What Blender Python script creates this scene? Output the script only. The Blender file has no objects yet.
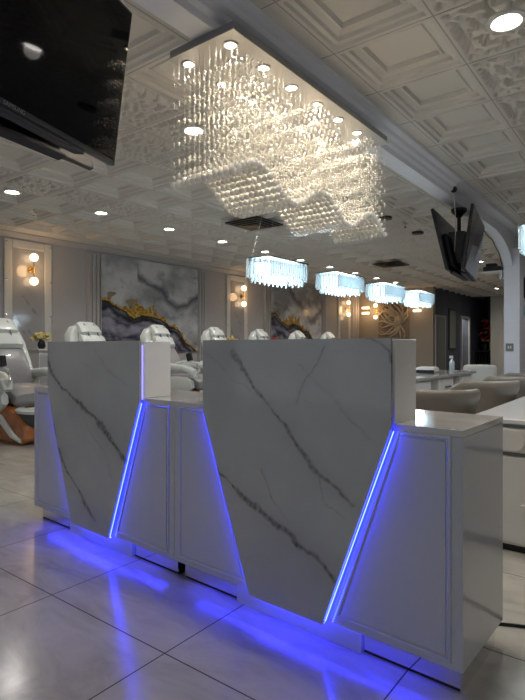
import bpy, bmesh, math, random
from mathutils import Vector, Matrix, noise
random.seed(7)
PI = math.pi
TH = math.radians(37.3); CT, ST = math.cos(TH), math.sin(TH)
EYE = 1.07; CEIL = 2.85
COL = bpy.context.scene.collection

# ---------------------------------------------------------------- materials
def mat(name, col, rough=.5, metal=0, coat=0, emis=None, estr=0, trans=0, bump=0, bscale=40, vary=0, vscale=6, ior=1.5, spec=.5):
    m = bpy.data.materials.new(name); m.use_nodes = True
    nt = m.node_tree; b = nt.nodes['Principled BSDF']
    b.inputs['Base Color'].default_value = (*col, 1); b.inputs['Roughness'].default_value = rough
    b.inputs['Metallic'].default_value = metal; b.inputs['Coat Weight'].default_value = coat
    b.inputs['Coat Roughness'].default_value = .05
    b.inputs['Transmission Weight'].default_value = trans; b.inputs['IOR'].default_value = ior
    b.inputs['Specular IOR Level'].default_value = spec
    if emis: b.inputs['Emission Color'].default_value = (*emis, 1); b.inputs['Emission Strength'].default_value = estr
    tc = None
    if vary or bump:
        tc = nt.nodes.new('ShaderNodeTexCoord')
    if vary:
        n = nt.nodes.new('ShaderNodeTexNoise'); n.inputs['Scale'].default_value = vscale; n.inputs['Detail'].default_value = 6
        nt.links.new(tc.outputs['Object'], n.inputs['Vector'])
        r = nt.nodes.new('ShaderNodeValToRGB')
        r.color_ramp.elements[0].position = .3; r.color_ramp.elements[1].position = .7
        r.color_ramp.elements[0].color = (*[max(0, c*(1-vary)) for c in col], 1)
        r.color_ramp.elements[1].color = (*[min(1, c*(1+vary)) for c in col], 1)
        nt.links.new(n.outputs['Fac'], r.inputs['Fac']); nt.links.new(r.outputs['Color'], b.inputs['Base Color'])
    if bump:
        n2 = nt.nodes.new('ShaderNodeTexNoise'); n2.inputs['Scale'].default_value = bscale; n2.inputs['Detail'].default_value = 4
        nt.links.new(tc.outputs['Object'], n2.inputs['Vector'])
        bp = nt.nodes.new('ShaderNodeBump'); bp.inputs['Strength'].default_value = bump; bp.inputs['Distance'].default_value = .01
        nt.links.new(n2.outputs['Fac'], bp.inputs['Height']); nt.links.new(bp.outputs['Normal'], b.inputs['Normal'])
    return m

def attr_mat(name, rough, coat=0, metal=0):
    m = mat(name, (.5,.5,.5), rough, metal, coat)
    nt = m.node_tree; a = nt.nodes.new('ShaderNodeAttribute'); a.attribute_name = 'Col'
    nt.links.new(a.outputs['Color'], nt.nodes['Principled BSDF'].inputs['Base Color'])
    return m

def floor_mat():
    m = mat('porcelain_floor', (.5,.48,.44), .13, spec=.6)
    nt = m.node_tree; N = nt.nodes.new; L = nt.links.new; b = nt.nodes['Principled BSDF']
    tc = N('ShaderNodeTexCoord')
    mp = N('ShaderNodeMapping'); mp.inputs['Location'].default_value = (.673, -1.253, 0); L(tc.outputs['Object'], mp.inputs['Vector'])
    br = N('ShaderNodeTexBrick'); br.offset = 0; br.squash = 1
    br.inputs['Scale'].default_value = 1; br.inputs['Brick Width'].default_value = .71; br.inputs['Row Height'].default_value = .71
    br.inputs['Mortar Size'].default_value = .0028; br.inputs['Mortar Smooth'].default_value = .1
    br.inputs['Color1'].default_value = (.0,.0,.0,1); br.inputs['Color2'].default_value = (1,1,1,1); br.inputs['Mortar'].default_value = (.5,.5,.5,1)
    L(mp.outputs['Vector'], br.inputs['Vector'])
    n1 = N('ShaderNodeTexNoise'); n1.inputs['Scale'].default_value = 2.2; n1.inputs['Detail'].default_value = 9; n1.inputs['Roughness'].default_value = .62; n1.inputs['Distortion'].default_value = 1.4
    mp2 = N('ShaderNodeMapping'); mp2.inputs['Scale'].default_value = (1, 2.4, 1); mp2.inputs['Rotation'].default_value = (0,0,.5)
    L(tc.outputs['Object'], mp2.inputs['Vector']); L(mp2.outputs['Vector'], n1.inputs['Vector'])
    r = N('ShaderNodeValToRGB'); e = r.color_ramp.elements
    e[0].position = .32; e[0].color = (.36,.345,.31,1); e[1].position = .66; e[1].color = (.50,.48,.44,1)
    e2 = e.new(.48); e2.color = (.44,.42,.38,1)
    L(n1.outputs['Fac'], r.inputs['Fac'])
    mx = N('ShaderNodeMix'); mx.data_type = 'RGBA'
    L(br.outputs['Fac'], mx.inputs[0]); L(r.outputs['Color'], mx.inputs[6]); mx.inputs[7].default_value = (.05,.045,.045,1)
    L(mx.outputs[2], b.inputs['Base Color'])
    n3 = N('ShaderNodeTexNoise'); n3.inputs['Scale'].default_value = 9; n3.inputs['Detail'].default_value = 5
    L(tc.outputs['Object'], n3.inputs['Vector'])
    mr = N('ShaderNodeMapRange'); mr.inputs['To Min'].default_value = .12; mr.inputs['To Max'].default_value = .24
    L(n3.outputs['Fac'], mr.inputs['Value'])
    ma = N('ShaderNodeMath'); ma.operation = 'MAXIMUM'
    L(mr.outputs['Result'], ma.inputs[0])
    mm = N('ShaderNodeMath'); mm.operation = 'MULTIPLY'; mm.inputs[1].default_value = .8; L(br.outputs['Fac'], mm.inputs[0]); L(mm.outputs[0], ma.inputs[1])
    L(ma.outputs[0], b.inputs['Roughness'])
    bp = N('ShaderNodeBump'); bp.inputs['Strength'].default_value = .4; bp.inputs['Distance'].default_value = .002; bp.invert = True
    L(br.outputs['Fac'], bp.inputs['Height']); L(bp.outputs['Normal'], b.inputs['Normal'])
    return m

def block_mat():
    m = mat('painted_block', (.78,.79,.86), .55)
    nt = m.node_tree; N = nt.nodes.new; L = nt.links.new; b = nt.nodes['Principled BSDF']
    tc = N('ShaderNodeTexCoord'); mp = N('ShaderNodeMapping'); mp.inputs['Rotation'].default_value = (PI/2,0,0); L(tc.outputs['Object'], mp.inputs['Vector'])
    br = N('ShaderNodeTexBrick'); br.inputs['Scale'].default_value = 1; br.inputs['Brick Width'].default_value = .2; br.inputs['Row Height'].default_value = .075; br.inputs['Mortar Size'].default_value = .004
    L(mp.outputs['Vector'], br.inputs['Vector'])
    bp = N('ShaderNodeBump'); bp.inputs['Strength'].default_value = .5; bp.inputs['Distance'].default_value = .004; bp.invert = True
    L(br.outputs['Fac'], bp.inputs['Height']); L(bp.outputs['Normal'], b.inputs['Normal'])
    return m

M = {}
M['floor'] = floor_mat()
M['block'] = block_mat()
M['ceil'] = mat('ceiling_tile_white', (.68,.65,.60), .55, bump=.15, bscale=60)
M['tbar'] = mat('ceiling_grid', (.1,.1,.1), .6)
M['beam'] = mat('beam_paint', (.76,.77,.83), .45, bump=.08, bscale=20)
M['wall'] = mat('wall_paint', (.47,.455,.46), .6, bump=.05, bscale=30)
M['wall2'] = mat('taupe_wall', (.36,.32,.27), .6)
M['navy'] = mat('navy_wall', (.085,.10,.14), .6)
M['white'] = mat('gloss_white', (.47,.48,.51), .16, coat=.35)
M['whitew'] = mat('satin_white', (.68,.66,.62), .35)
M['riser'] = mat('riser_white', (.88,.87,.85), .3)
M['marble'] = attr_mat('veined_marble', .1, coat=.4)
M['paint'] = attr_mat('art_print', .25, coat=.3)
M['ctop'] = mat('marble_counter', (.56,.54,.52), .12, coat=.4, vary=.18, vscale=5)
M['panelm'] = mat('grey_wall_marble', (.42,.41,.42), .12, coat=.3, vary=.12, vscale=3)
M['mirror'] = mat('mirror', (.82,.82,.84), .03, 1)
M['chrome'] = mat('chrome', (.72,.71,.70), .12, 1)
M['plate'] = mat('polished_plate', (.50,.48,.46), .4, .35)
M['plateside'] = mat('plate_side', (.30,.31,.33), .35, .5)
M['brass'] = mat('brass', (.55,.36,.12), .25, 1)
M['black'] = mat('black_plastic', (.008,.009,.012), .35)
M['screen'] = mat('black_screen', (.002,.003,.004), .035, spec=.15)
M['blackm'] = mat('black_gap', (.004,.004,.005), .6)
M['navyp'] = mat('dark_plastic_back', (.006,.008,.016), .6)
M['led'] = mat('blue_led', (.02,.05,1), .3, emis=(.010,.017,1), estr=48)
M['glowv'] = mat('soft_violet_glow', (.3,.3,1), .3, emis=(.42,.38,1), estr=.75)
M['ledu'] = mat('blue_led_base', (.02,.05,1), .3, emis=(.03,.032,1), estr=24)
M['ledrefl'] = mat('blue_led_reflection', (.02,.05,1), .3, emis=(.12,.2,1), estr=2.5)
M['lamp'] = mat('downlight_lens', (1,1,1), .3, emis=(1,.97,.9), estr=14)
M['lampw'] = mat('spot_lens', (1,1,1), .3, emis=(1,.84,.62), estr=22)
M['globe'] = mat('opal_globe', (1,.9,.7), .3, emis=(1,.70,.42), estr=2.0)
M['icel'] = mat('ice_led', (1,1,1), .3, emis=(.66,.88,1), estr=6)
M['crystal'] = mat('crystal', (.97,.93,.85), .15, trans=.06, ior=1.5, coat=.8)
M['prism'] = mat('crystal_prism', (.9,.97,1), .15, trans=.45, ior=1.4)
M['wire'] = mat('wire', (.6,.58,.54), .3, .6)
M['leather'] = mat('white_leather', (.64,.67,.64), .3, coat=.2, bump=.1, bscale=15)
M['greyfab'] = mat('grey_covers', (.27,.26,.27), .35, bump=.5, bscale=14, coat=.3)
M['beige'] = mat('beige_leather', (.21,.185,.155), .42, coat=.15, bump=.06, bscale=50)
M['wood'] = mat('orange_wood', (.38,.13,.035), .25, coat=.5, vary=.3, vscale=8)
M['woodd'] = mat('brown_trim', (.16,.07,.03), .4)
M['basin'] = mat('basin', (.05,.07,.07), .15)
M['yellow'] = mat('yellow_petals', (.62,.52,.20), .6)
M['orange'] = mat('orange_petals', (.75,.22,.05), .6)
M['red'] = mat('red_petals', (.45,.02,.025), .6)
M['green'] = mat('leaf', (.06,.12,.04), .6)
M['stone'] = mat('carved_stone', (.46,.38,.28), .7, vary=.15, vscale=8)
M['stoned'] = mat('carved_stone_back', (.27,.21,.155), .8)
M['door'] = mat('door_paint', (.22,.22,.21), .4)
M['greyg'] = mat('grey_groove', (.18,.18,.17), .4)
M['glassy'] = mat('framed_mirror', (.25,.27,.24), .05, .9)
M['lit'] = mat('lit_room', (.7,.7,.65), .6)
M['clear'] = mat('bottle_glass', (.7,.75,.8), .1, trans=.5)

# ---------------------------------------------------------------- mesh helper
class MB:
    def __init__(s): s.bm = bmesh.new()
    def box(s, x0,x1,y0,y1,z0,z1, rz=0, tilt=None):
        m = Matrix.Translation(((x0+x1)/2,(y0+y1)/2,(z0+z1)/2)) @ Matrix.Rotation(rz,4,'Z')
        if tilt: m = m @ tilt
        m = m @ Matrix.Diagonal((abs(x1-x0),abs(y1-y0),abs(z1-z0),1))
        bmesh.ops.create_cube(s.bm, size=1, matrix=m); return s
    def cyl(s, p0, p1, r0, r1=None, n=16):
        p0, p1 = Vector(p0), Vector(p1); d = p1-p0
        m = Matrix.Translation((p0+p1)/2) @ d.to_track_quat('Z','Y').to_matrix().to_4x4()
        bmesh.ops.create_cone(s.bm, cap_ends=True, segments=n, radius1=r0, radius2=r0 if r1 is None else r1, depth=d.length, matrix=m); return s
    def ball(s, c, r, sc=(1,1,1), sub=2, rz=0):
        m = Matrix.Translation(c) @ Matrix.Rotation(rz,4,'Z') @ Matrix.Diagonal((*sc,1))
        bmesh.ops.create_icosphere(s.bm, subdivisions=sub, radius=r, matrix=m); return s
    def rings(s, rs, cap=True, closed=True):
        vs = [[s.bm.verts.new(p) for p in r] for r in rs]; n = len(rs[0])
        for a, b in zip(vs, vs[1:]):
            for i in range(n if closed else n-1):
                j = (i+1) % n; s.bm.faces.new((a[i], a[j], b[j], b[i]))
        if cap and closed: s.bm.faces.new(vs[0][::-1]); s.bm.faces.new(vs[-1])
        return s
    def lathe(s, prof, c=(0,0,0), n=20):
        return s.rings([[(c[0]+r*math.cos(2*PI*i/n), c[1]+r*math.sin(2*PI*i/n), c[2]+z) for i in range(n)] for r, z in prof])
    def tube(s, pts, r, n=8):
        pts = [Vector(p) for p in pts]; rs = []
        rr = r if isinstance(r, (list,tuple)) else [r]*len(pts)
        for i, p in enumerate(pts):
            d = (pts[min(i+1,len(pts)-1)] - pts[max(i-1,0)]).normalized()
            u = d.cross(Vector((0,0,1)));
            if u.length < .05: u = d.cross(Vector((1,0,0)))
            u.normalize(); v = d.cross(u)
            rs.append([p + (u*math.cos(2*PI*k/n)+v*math.sin(2*PI*k/n))*rr[i] for k in range(n)])
        return s.rings(rs)
    def prism(s, poly, f0, f1):
        a = [s.bm.verts.new(f0(*p)) for p in poly]; b = [s.bm.verts.new(f1(*p)) for p in poly]; n = len(poly)
        s.bm.faces.new(a[::-1]); s.bm.faces.new(b)
        for i in range(n): j = (i+1)%n; s.bm.faces.new((a[i],a[j],b[j],b[i]))
        return s
    def pad(s, path, n=18, e=.55, y0=0):
        # path: (x, z, half_width, half_thickness) in the xz plane, superellipse cross section
        rs = []
        for i, (x,z,w,t) in enumerate(path):
            x0,z0 = path[max(i-1,0)][:2]; x1,z1 = path[min(i+1,len(path)-1)][:2]
            d = Vector((x1-x0,0,z1-z0)).normalized(); nn = Vector((-d.z,0,d.x)); ring = []
            for k in range(n):
                a = 2*PI*k/n; c, q = math.cos(a), math.sin(a)
                yy = math.copysign(abs(c)**e, c)*w; tt = math.copysign(abs(q)**e, q)*t
                ring.append((x+nn.x*tt, y0+yy, z+nn.z*tt))
            rs.append(ring)
        return s.rings(rs)
    def build(s, name, m, parent=None, bevel=0, smooth=True, ang=35, loc=None, rz=None):
        bmesh.ops.recalc_face_normals(s.bm, faces=s.bm.faces)
        me = bpy.data.meshes.new(name); s.bm.to_mesh(me); s.bm.free(); me.materials.append(m)
        if smooth:
            me.polygons.foreach_set('use_smooth', [True]*len(me.polygons)); me.set_sharp_from_angle(angle=math.radians(ang))
        o = bpy.data.objects.new(name, me); COL.objects.link(o)
        if parent: o.parent = parent
        if loc: o.location = loc
        if rz is not None: o.rotation_euler.z = rz
        if bevel:
            b = o.modifiers.new('bevel','BEVEL'); b.width = bevel; b.segments = 2; b.limit_method = 'ANGLE'; b.angle_limit = math.radians(40)
        return o

def tag(o, label=None, cat=None, group=None, kind=None):
    if label: o['label'] = label
    if cat: o['category'] = cat
    if group: o['group'] = group
    if kind: o['kind'] = kind
    return o
def empty(name, loc, rz=0, **k):
    o = bpy.data.objects.new(name, None); COL.objects.link(o); o.location = loc; o.rotation_euler.z = rz
    o.empty_display_size = .1; return tag(o, **k)
def copy_tree(o, parent=None):
    c = o.copy(); COL.objects.link(c)
    if parent: c.parent = parent
    for ch in list(o.children): copy_tree(ch, c)
    return c
def struct(name, mb, m, **k):
    return tag(mb.build(name, m, **k), kind='structure')
def W(X, Z, z=0):   # metres right of / ahead of the entrance viewpoint -> room coordinates
    return Vector((X*CT - Z*ST, X*ST + Z*CT, z))
def spot(parent, loc, energy, col, size=150, r=.06, blend=.8):
    l = bpy.data.lights.new('lamp','SPOT'); l.energy = energy; l.color = col; l.spot_size = math.radians(size); l.spot_blend = blend; l.shadow_soft_size = r
    o = bpy.data.objects.new('lamp', l); COL.objects.link(o); o.parent = parent; o.location = loc; return o
def point(parent, loc, energy, col, r=.05):
    l = bpy.data.lights.new('lamp','POINT'); l.energy = energy; l.color = col; l.shadow_soft_size = r
    o = bpy.data.objects.new('lamp', l); COL.objects.link(o); o.parent = parent; o.location = loc; return o

# ---------------------------------------------------------------- room shell
XL, YE, XC, YF = -8.1, 15.95, -5.6, 20.0
struct('floor', MB().box(XL-.2, 5.2, -5, 22.4, -.1, 0), M['floor'], smooth=False)
struct('wall_left', MB().box(XL-.2, XL, -5, YE+.2, 0, CEIL+.05), M['wall'], smooth=False)
struct('wall_end', MB().box(XL-.2, XC-.002, YE, YE+.2, 0, CEIL+.05), M['wall2'], smooth=False)
# corridor side wall with an opening for the lit back room
b = MB()
b.box(XC-.2, XC, YE+.2, 18.7, 0, CEIL+.05); b.box(XC-.2, XC, 18.7, 19.55, 2.05, CEIL+.05); b.box(XC-.2, XC, 19.55, 22.2, 0, CEIL+.05)
struct('wall_corridor', b, M['navy'], smooth=False)
struct('wall_alcove', MB().box(XC-.2, -4.95, 22.2, 22.4, 0, CEIL+.05), M['navy'], smooth=False)
struct('wall_far', MB().box(-4.95, 5.2, YF, YF+.2, 0, CEIL+.05), M['whitew'], smooth=False)
struct('wall_alcove_side', MB().box(-4.95, -4.85, YF+.2, 22.2, 0, CEIL+.05), M['navy'], smooth=False)
struct('wall_right', MB().box(5, 5.2, -5, YF, 0, CEIL+.05), M['wall'], smooth=False)
b = MB(); b.box(-7.6, XC-.2, 20.2, 20.3, 0, 2.6).box(-7.6,-7.5,18.0,20.2,0,2.6).box(-7.6, XC-.2, 17.9, 18.0, 0, 2.6).box(-7.6, XC-.2, 17.9, 20.3, 2.6, 2.7)
struct('wall_back_room', b, M['lit'], smooth=False)
t = empty('ceiling_fixture', (-6.3,19.2,2.6), label='small bright ceiling light inside the lit back room doorway', cat='ceiling light')
MB().lathe([(.0,0),(.14,0),(.14,-.04),(.1,-.06),(0,-.06)]).build('diffuser', M['lamp'], t)
point(t, (0,0,-.3), 25, (1,.95,.85))

# ceiling: pressed panels in a 0.61 m grid, laid between thin T bars
def tile_coffer():
    bm = bmesh.new()
    prof = [(.004,0),(.028,0),(.036,.02),(.062,.024),(.070,.045),(.105,.062),(.112,.05),(.124,.05),(.134,.078)]
    rs = []
    for i, z in prof:
        h = .305-i; rs.append([bm.verts.new(p) for p in ((-h,-h,z),(h,-h,z),(h,h,z),(-h,h,z))])
    for a, b in zip(rs, rs[1:]):
        for k in range(4): bm.faces.new((a[k],b[k],b[(k+1)%4],a[(k+1)%4]))
    bm.faces.new(rs[-1][::-1])
    me = bpy.data.meshes.new('t'); bm.to_mesh(me); bm.free(); return me
def tile_ornate(n=26):
    E_=0
    bm = bmesh.new(); g = []
    for i in range(n+1):
        row = []
        for j in range(n+1):
            x = -.301+.602*i/n; y = -.301+.602*j/n; r = math.hypot(x,y); a = math.atan2(y,x)
            d = max(abs(x),abs(y)); z = 0
            if d < .275:
                pet = .12+.03*math.cos(8*a); z = .042
                if abs(r-pet) < .03: z = .0
                rr = .205+.035*math.cos(4*a+PI)
                if abs(r-rr) < .028 and abs(math.cos(6*a)) > .25: z = .0
                q = math.hypot(abs(x)-.2, abs(y)-.2)
                if q < .05: z = .004 if q > .022 else .024
                if d > .25 and abs(math.sin(16*a)) > .4: z = .008
            row.append(bm.verts.new((x,y,z)))
        g.append(row)
    for i in range(n):
        for j in range(n): bm.faces.new((g[i][j],g[i][j+1],g[i+1][j+1],g[i+1][j]))
    me = bpy.data.meshes.new('t'); bm.to_mesh(me); bm.free(); me.polygons.foreach_set('use_smooth',[True]*len(me.polygons)); return me
def tile_flat():
    bm = bmesh.new(); h = .301
    v = [bm.verts.new(p) for p in ((-h,-h,0),(h,-h,0),(h,h,0),(-h,h,0))]; bm.faces.new(v[::-1])
    me = bpy.data.meshes.new('t'); bm.to_mesh(me); bm.free(); return me
TC, TO, TF, TN = tile_coffer(), tile_ornate(), tile_flat(), tile_ornate(54)
ORN = {-.685, -.075, -3.125, -3.735, -5.565, 1.145, 1.755}
cb = bmesh.new()
k = -10
xs = [round(-.685+.61*i, 3) for i in range(-12, 10)]
for xc in xs:
    j = -12
    while True:
        yc = 3.125+.61*j; j += 1
        if yc > 20: break
        if xc < -5.6 and yc > YE: continue
        me = TO if xc in ORN else TC
        if abs(xc+1.905) < .01 or xc < -7.9: me = TF
        if yc > 13 and me is TO: me = TC
        if me is TO and -1 < yc < 6 and xc < 1.2: me = TN
        n0 = len(cb.verts)
        cb.from_mesh(me); cb.verts.ensure_lookup_table()
        for v in cb.verts[n0:]: v.co += Vector((xc, yc, CEIL))
cme = bpy.data.meshes.new('ceiling'); cb.to_mesh(cme); cb.free(); cme.materials.append(M['ceil'])
co = bpy.data.objects.new('ceiling', cme); COL.objects.link(co); tag(co, kind='structure')
struct('ceiling_deck', MB().box(XL-.2, 5.2, -5, 22.4, CEIL+.09, CEIL+.2), M['tbar'], smooth=False)
b = MB()
for xc in xs: b.box(xc-.313, xc-.297, -5, 20, CEIL+.003, CEIL+.012)
j = -13
while 3.125+.61*j < 20: yy = 3.125+.61*j-.305; b.box(XL, 5, yy-.008, yy+.008, CEIL+.004, CEIL+.013); j += 1
tb = b.build('ceiling_grid', mat('grid_grey',(.38,.37,.35),.5), smooth=False); tag(tb, kind='structure')
struct('ceiling_corridor', MB().box(XC-.2, -4.85, 20.02, 22.2, CEIL, CEIL+.05), M['navy'], smooth=False)

# arched beam running away from the entrance and coming down into a block column
XB0, XB1, ZB = -1.97, -1.84, 2.68
b = MB(); poly = [(-1.2,CEIL+.02),(-1.2,ZB),(7.5,ZB)]
for i in range(1,13):
    a = PI/2*i/12; poly.append((7.5+1.25*math.sin(a), ZB-.5+.5*math.cos(a)))
poly += [(8.75,0),(10.1,0),(10.1,ZB),(YF,ZB),(YF,CEIL+.02)]
b.prism(poly, lambda y,z:(XB0,y,z), lambda y,z:(XB1,y,z))
struct('trim_1', b, M['beam'], ang=30)
b = MB(); b.box(XB0+.015, -1.74, 8.715, 10.1, 0, ZB-.12)
struct('trim_2', b, M['block'], smooth=False)
# stepped crown moulding on the right of the beam
b = MB(); prof = [(XB1,ZB+.0),(XB1+.02,ZB+.0),(XB1+.025,ZB+.04),(XB1+.05,ZB+.06),(XB1+.055,ZB+.085),(XB1+.085,ZB+.10),(XB1+.10,ZB+.125),(XB1+.14,ZB+.14),(XB1+.14,CEIL+.01),(XB1,CEIL+.01)]
b.prism(prof, lambda x,z:(x,-1.2,z), lambda x,z:(x,5.7,z))
struct('trim_3', b, M['beam'], ang=25)
b = MB(); b.box(XB1, XB1+.14, 5.7, 12, CEIL-.05, CEIL+.01)
struct('trim_4', b, M['beam'])
# crown along the left wall, pilasters, wainscot rail, panels
b = MB(); b.prism([(XL,2.76),(XL+.025,2.77),(XL+.05,2.80),(XL+.09,2.83),(XL+.09,CEIL),(XL,CEIL)], lambda x,z:(x,-5,z), lambda x,z:(x,YE,z))
struct('trim_5', b, M['wall'])
n = 6
for y0, y1 in ((5.5,5.76),(8.29,8.52),(10.68,10.9),(13.5,13.72),(15.38,15.9)):
    b = MB(); w = (y1-y0)
    b.box(XL, XL+.03, y0, y1, 0, 2.74)
    b.box(XL+.03, XL+.055, y0+w*.06, y0+w*.26, .2, 2.7).box(XL+.03, XL+.055, y0+w*.40, y0+w*.60, .2, 2.7).box(XL+.03, XL+.055, y0+w*.74, y0+w*.94, .2, 2.7)
    struct('trim_%d' % n, b, M['wall'], bevel=.008); n += 1
struct('trim_%d' % n, MB().box(XL, XL+.04, 1.5, 5.45, .66, .69), M['woodd']); n += 1
struct('baseboard_left', MB().box(XL, XL+.02, -5, YE, 0, .12), M['wall'])

def wall_panel(y0, y1, label):
    t = empty('wall_panel', (XL,(y0+y1)/2,.96), label=label, cat='wall panel', group='tall framed marble panels on the left wall')
    w = (y1-y0)/2; H = 1.78; f = .13
    b = MB(); b.box(0,.03,-w,-w+f,0,H).box(0,.03,w-f,w,0,H).box(0,.03,-w+f,w-f,H-f,H).box(0,.03,-w+f,w-f,0,.03)
    b.build('mirror_frame', M['whitew'], t, bevel=.012)
    nx, nz = 24, 60
    def colf(y,z):
        base = .40+.03*noise.noise(Vector((y*2,z*2,y0)))
        v = 0
        for (ya,za,yb,zb) in ((-.1,.9,.15,.6),(.0,.35,.25,.05),(-.25,.5,-.05,.3),(.05,1.5,.3,1.2)):
            dx, dz = yb-ya, zb-za; tt = max(0,min(1,((y-ya)*dx+(z-za)*dz)/(dx*dx+dz*dz)))
            d = math.hypot(y-ya-dx*tt, z-za-dz*tt) + .02*noise.noise(Vector((y*9,z*9,1)))
            v = max(v, 1-abs(d)/.015)
        g = base*(1-.5*max(0,v)); return (g, g*.98, g*1.0)
    bm = bmesh.new(); rows = [[bm.verts.new((.022, -w+f+(2*w-2*f)*i/nx, .03+(H-f-.03)*j/nz)) for i in range(nx+1)] for j in range(nz+1)]
    for j in range(nz):
        for i in range(nx): bm.faces.new((rows[j][i],rows[j][i+1],rows[j+1][i+1],rows[j+1][i]))
    me = bpy.data.meshes.new('marble_slab'); bm.to_mesh(me); bm.free(); me.materials.append(M['marble'])
    ca = me.color_attributes.new('Col','FLOAT_COLOR','POINT')
    for i, v in enumerate(me.vertices): ca.data[i].color = (*colf(v.co.y, v.co.z), 1)
    o = bpy.data.objects.new('marble_slab', me); COL.objects.link(o); o.parent = t
    s = o.modifiers.new('s','SOLIDIFY'); s.thickness = .02; s.offset = -1
    b = MB()
    for z in (.05,.6,1.15,H-.05):
        for yy in (-w+.03, w-.03): b.cyl((.03,yy,z),(.036,yy,z),.012,n=10)
    b.build('screw_cap', M['chrome'], t)
wall_panel(4.04, 4.835, 'framed marble wall panel behind the big left massage chair')
wall_panel(9.23, 10.0, 'framed marble wall panel right of the large gold painting')
wall_panel(14.5, 15.3, 'framed marble wall panel farthest along the left wall')

# wall sconces with two opal globes
def sconce(x, y, z, rz, label, horiz=False):
    t = empty('wall_sconce', (x,y,z), rz, label=label, cat='wall lamp')
    b = MB(); b.cyl((0,0,0),(.02,0,0),.05,n=20).cyl((.02,0,0),(.1,0,0),.012,n=10).ball((.1,0,0),.022)
    b.build('wall_plate', M['brass'], t)
    if horiz:
        MB().box(.06,.14,-.14,.14,-.012,.012).build('arm', M['black'], t, bevel=.004)
        for s in (-1,1): MB().cyl((.1,-.12,.09*s),(.1,.12,.09*s),.035,n=14).build('light_tube', M['globe'], t)
    else:
        MB().cyl((.1,0,-.13),(.1,0,.13),.009,n=10).build('arm', M['brass'], t)
        for s in (-1,1): MB().ball((.1,0,.19*s),.066,sub=3).build('globe', M['globe'], t)
    point(t, (.24,0,0), 2.2, (1,.62,.3), .1)
    return t
sconce(XL+.022, 4.47, 2.29, 0, 'brass two-globe wall light above the big left massage chair')
sconce(XL+.022, 9.74, 2.26, 0, 'brass two-globe wall light on marble panel between the two paintings')
sconce(XL+.022, 15.0, 2.26, 0, 'brass two-globe wall light on the panel nearest the far corner')
sconce(-7.81, YE, 2.235, -PI/2, 'short bar wall light left of the sun face carving', True)
sconce(-7.46, YE, 2.2, -PI/2, 'small two-globe wall light touching left edge of the sun face carving')
sconce(-6.07, YE, 2.25, -PI/2, 'short bar wall light right of the sun face carving', True)

# ---------------------------------------------------------------- paintings
def painting(y0, y1, z0, z1, seed, label):
    t = empty('painting', (XL,(y0+y1)/2,z0), label=label, cat='painting')
    w, H = (y1-y0), (z1-z0)
    MB().box(0,.04,-w/2,w/2,0,H).build('stretcher_frame', M['whitew'], t, smooth=False)
    nx, nz = 220, 160
    bm = bmesh.new(); rows = [[bm.verts.new((.043, -w/2+w*i/nx, H*j/nz)) for i in range(nx+1)] for j in range(nz+1)]
    for j in range(nz):
        for i in range(nx): bm.faces.new((rows[j][i],rows[j][i+1],rows[j+1][i+1],rows[j+1][i]))
    me = bpy.data.meshes.new('canvas'); bm.to_mesh(me); bm.free(); me.materials.append(M['paint'])
    ca = me.color_attributes.new('Col','FLOAT_COLOR','POINT')
    pts = [(0,.53),(.06,.54),(.12,.47),(.22,.42),(.3,.37),(.4,.43),(.5,.40),(.56,.37),(.64,.32),(.76,.25),(.85,.12),(.94,.02),(1,-.01)]
    def edge(u):
        for (a,b_),(c,d) in zip(pts, pts[1:]):
            if a <= u <= c: return b_+(d-b_)*(u-a)/(c-a)
        return 0
    def lerp(a,b,t): t = max(0,min(1,t)); return [p+(q-p)*t for p,q in zip(a,b)]
    for i, v in enumerate(me.vertices):
        u = v.co.y/w+.5; q = v.co.z/H
        wn = noise.fractal(Vector((u*3,q*3,seed)), .9, 2, 6)
        w2 = noise.fractal(Vector((u*6+4,q*6,seed+5)), .9, 2, 6)
        e = edge(u)+.035*w2
        c = lerp((.33,.35,.38),(.66,.67,.68), .5+wn*1.3)
        # dark smoky band falling from the top middle to the right
        f = (q - (1.18-.9*u)) if u < .75 else (q-(.505+(u-.75)*.6))
        bd = abs(f+.09*wn)
        if u > .33: c = lerp(c, (.085,.085,.12), (1-bd/.085)*.9)
        c = lerp(c, (.16,.16,.2), max(0,(w2-.15))*1.1)
        # gold edge over a dark agate
        d = q-e
        gt = .03 + .13*math.exp(-((u-.33)/.09)**2) + .12*math.exp(-((u-.5)/.05)**2) + .05*math.exp(-((u-.6)/.02)**2)
        gt *= .8+1.0*noise.noise(Vector((u*26,q*8,seed)))+.4*noise.noise(Vector((u*70,q*20,seed)))
        if d < 0:
            band = abs(math.sin((d*24)+3*wn)); cc = lerp((.05,.05,.08),(.36,.36,.44), band*.6+.8*w2)
            c = lerp(cc, (.01,.01,.015), 1-abs(d+.06)/.05)
            if d > -.018: c = (.03,.02,.01)
        elif d < gt: c = lerp((.62,.38,.06),(.26,.13,.02), .5+1.2*noise.noise(Vector((u*40,q*40,seed))))
        elif d < gt+.2 and .05<u<.35 and noise.noise(Vector((u*9,q*14,seed+2))) > .28: c = (.3,.25,.16)
        ca.data[i].color = (*c, 1)
    o = bpy.data.objects.new('canvas', me); COL.objects.link(o); o.parent = t
painting(5.79, 8.26, .95, 2.73, 3.0, 'large grey agate painting with gold ridge left of the wall light')
painting(10.95, 13.45, .95, 2.73, 8.0, 'grey and gold abstract painting farther along the wall behind the nearest pendant')

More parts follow.
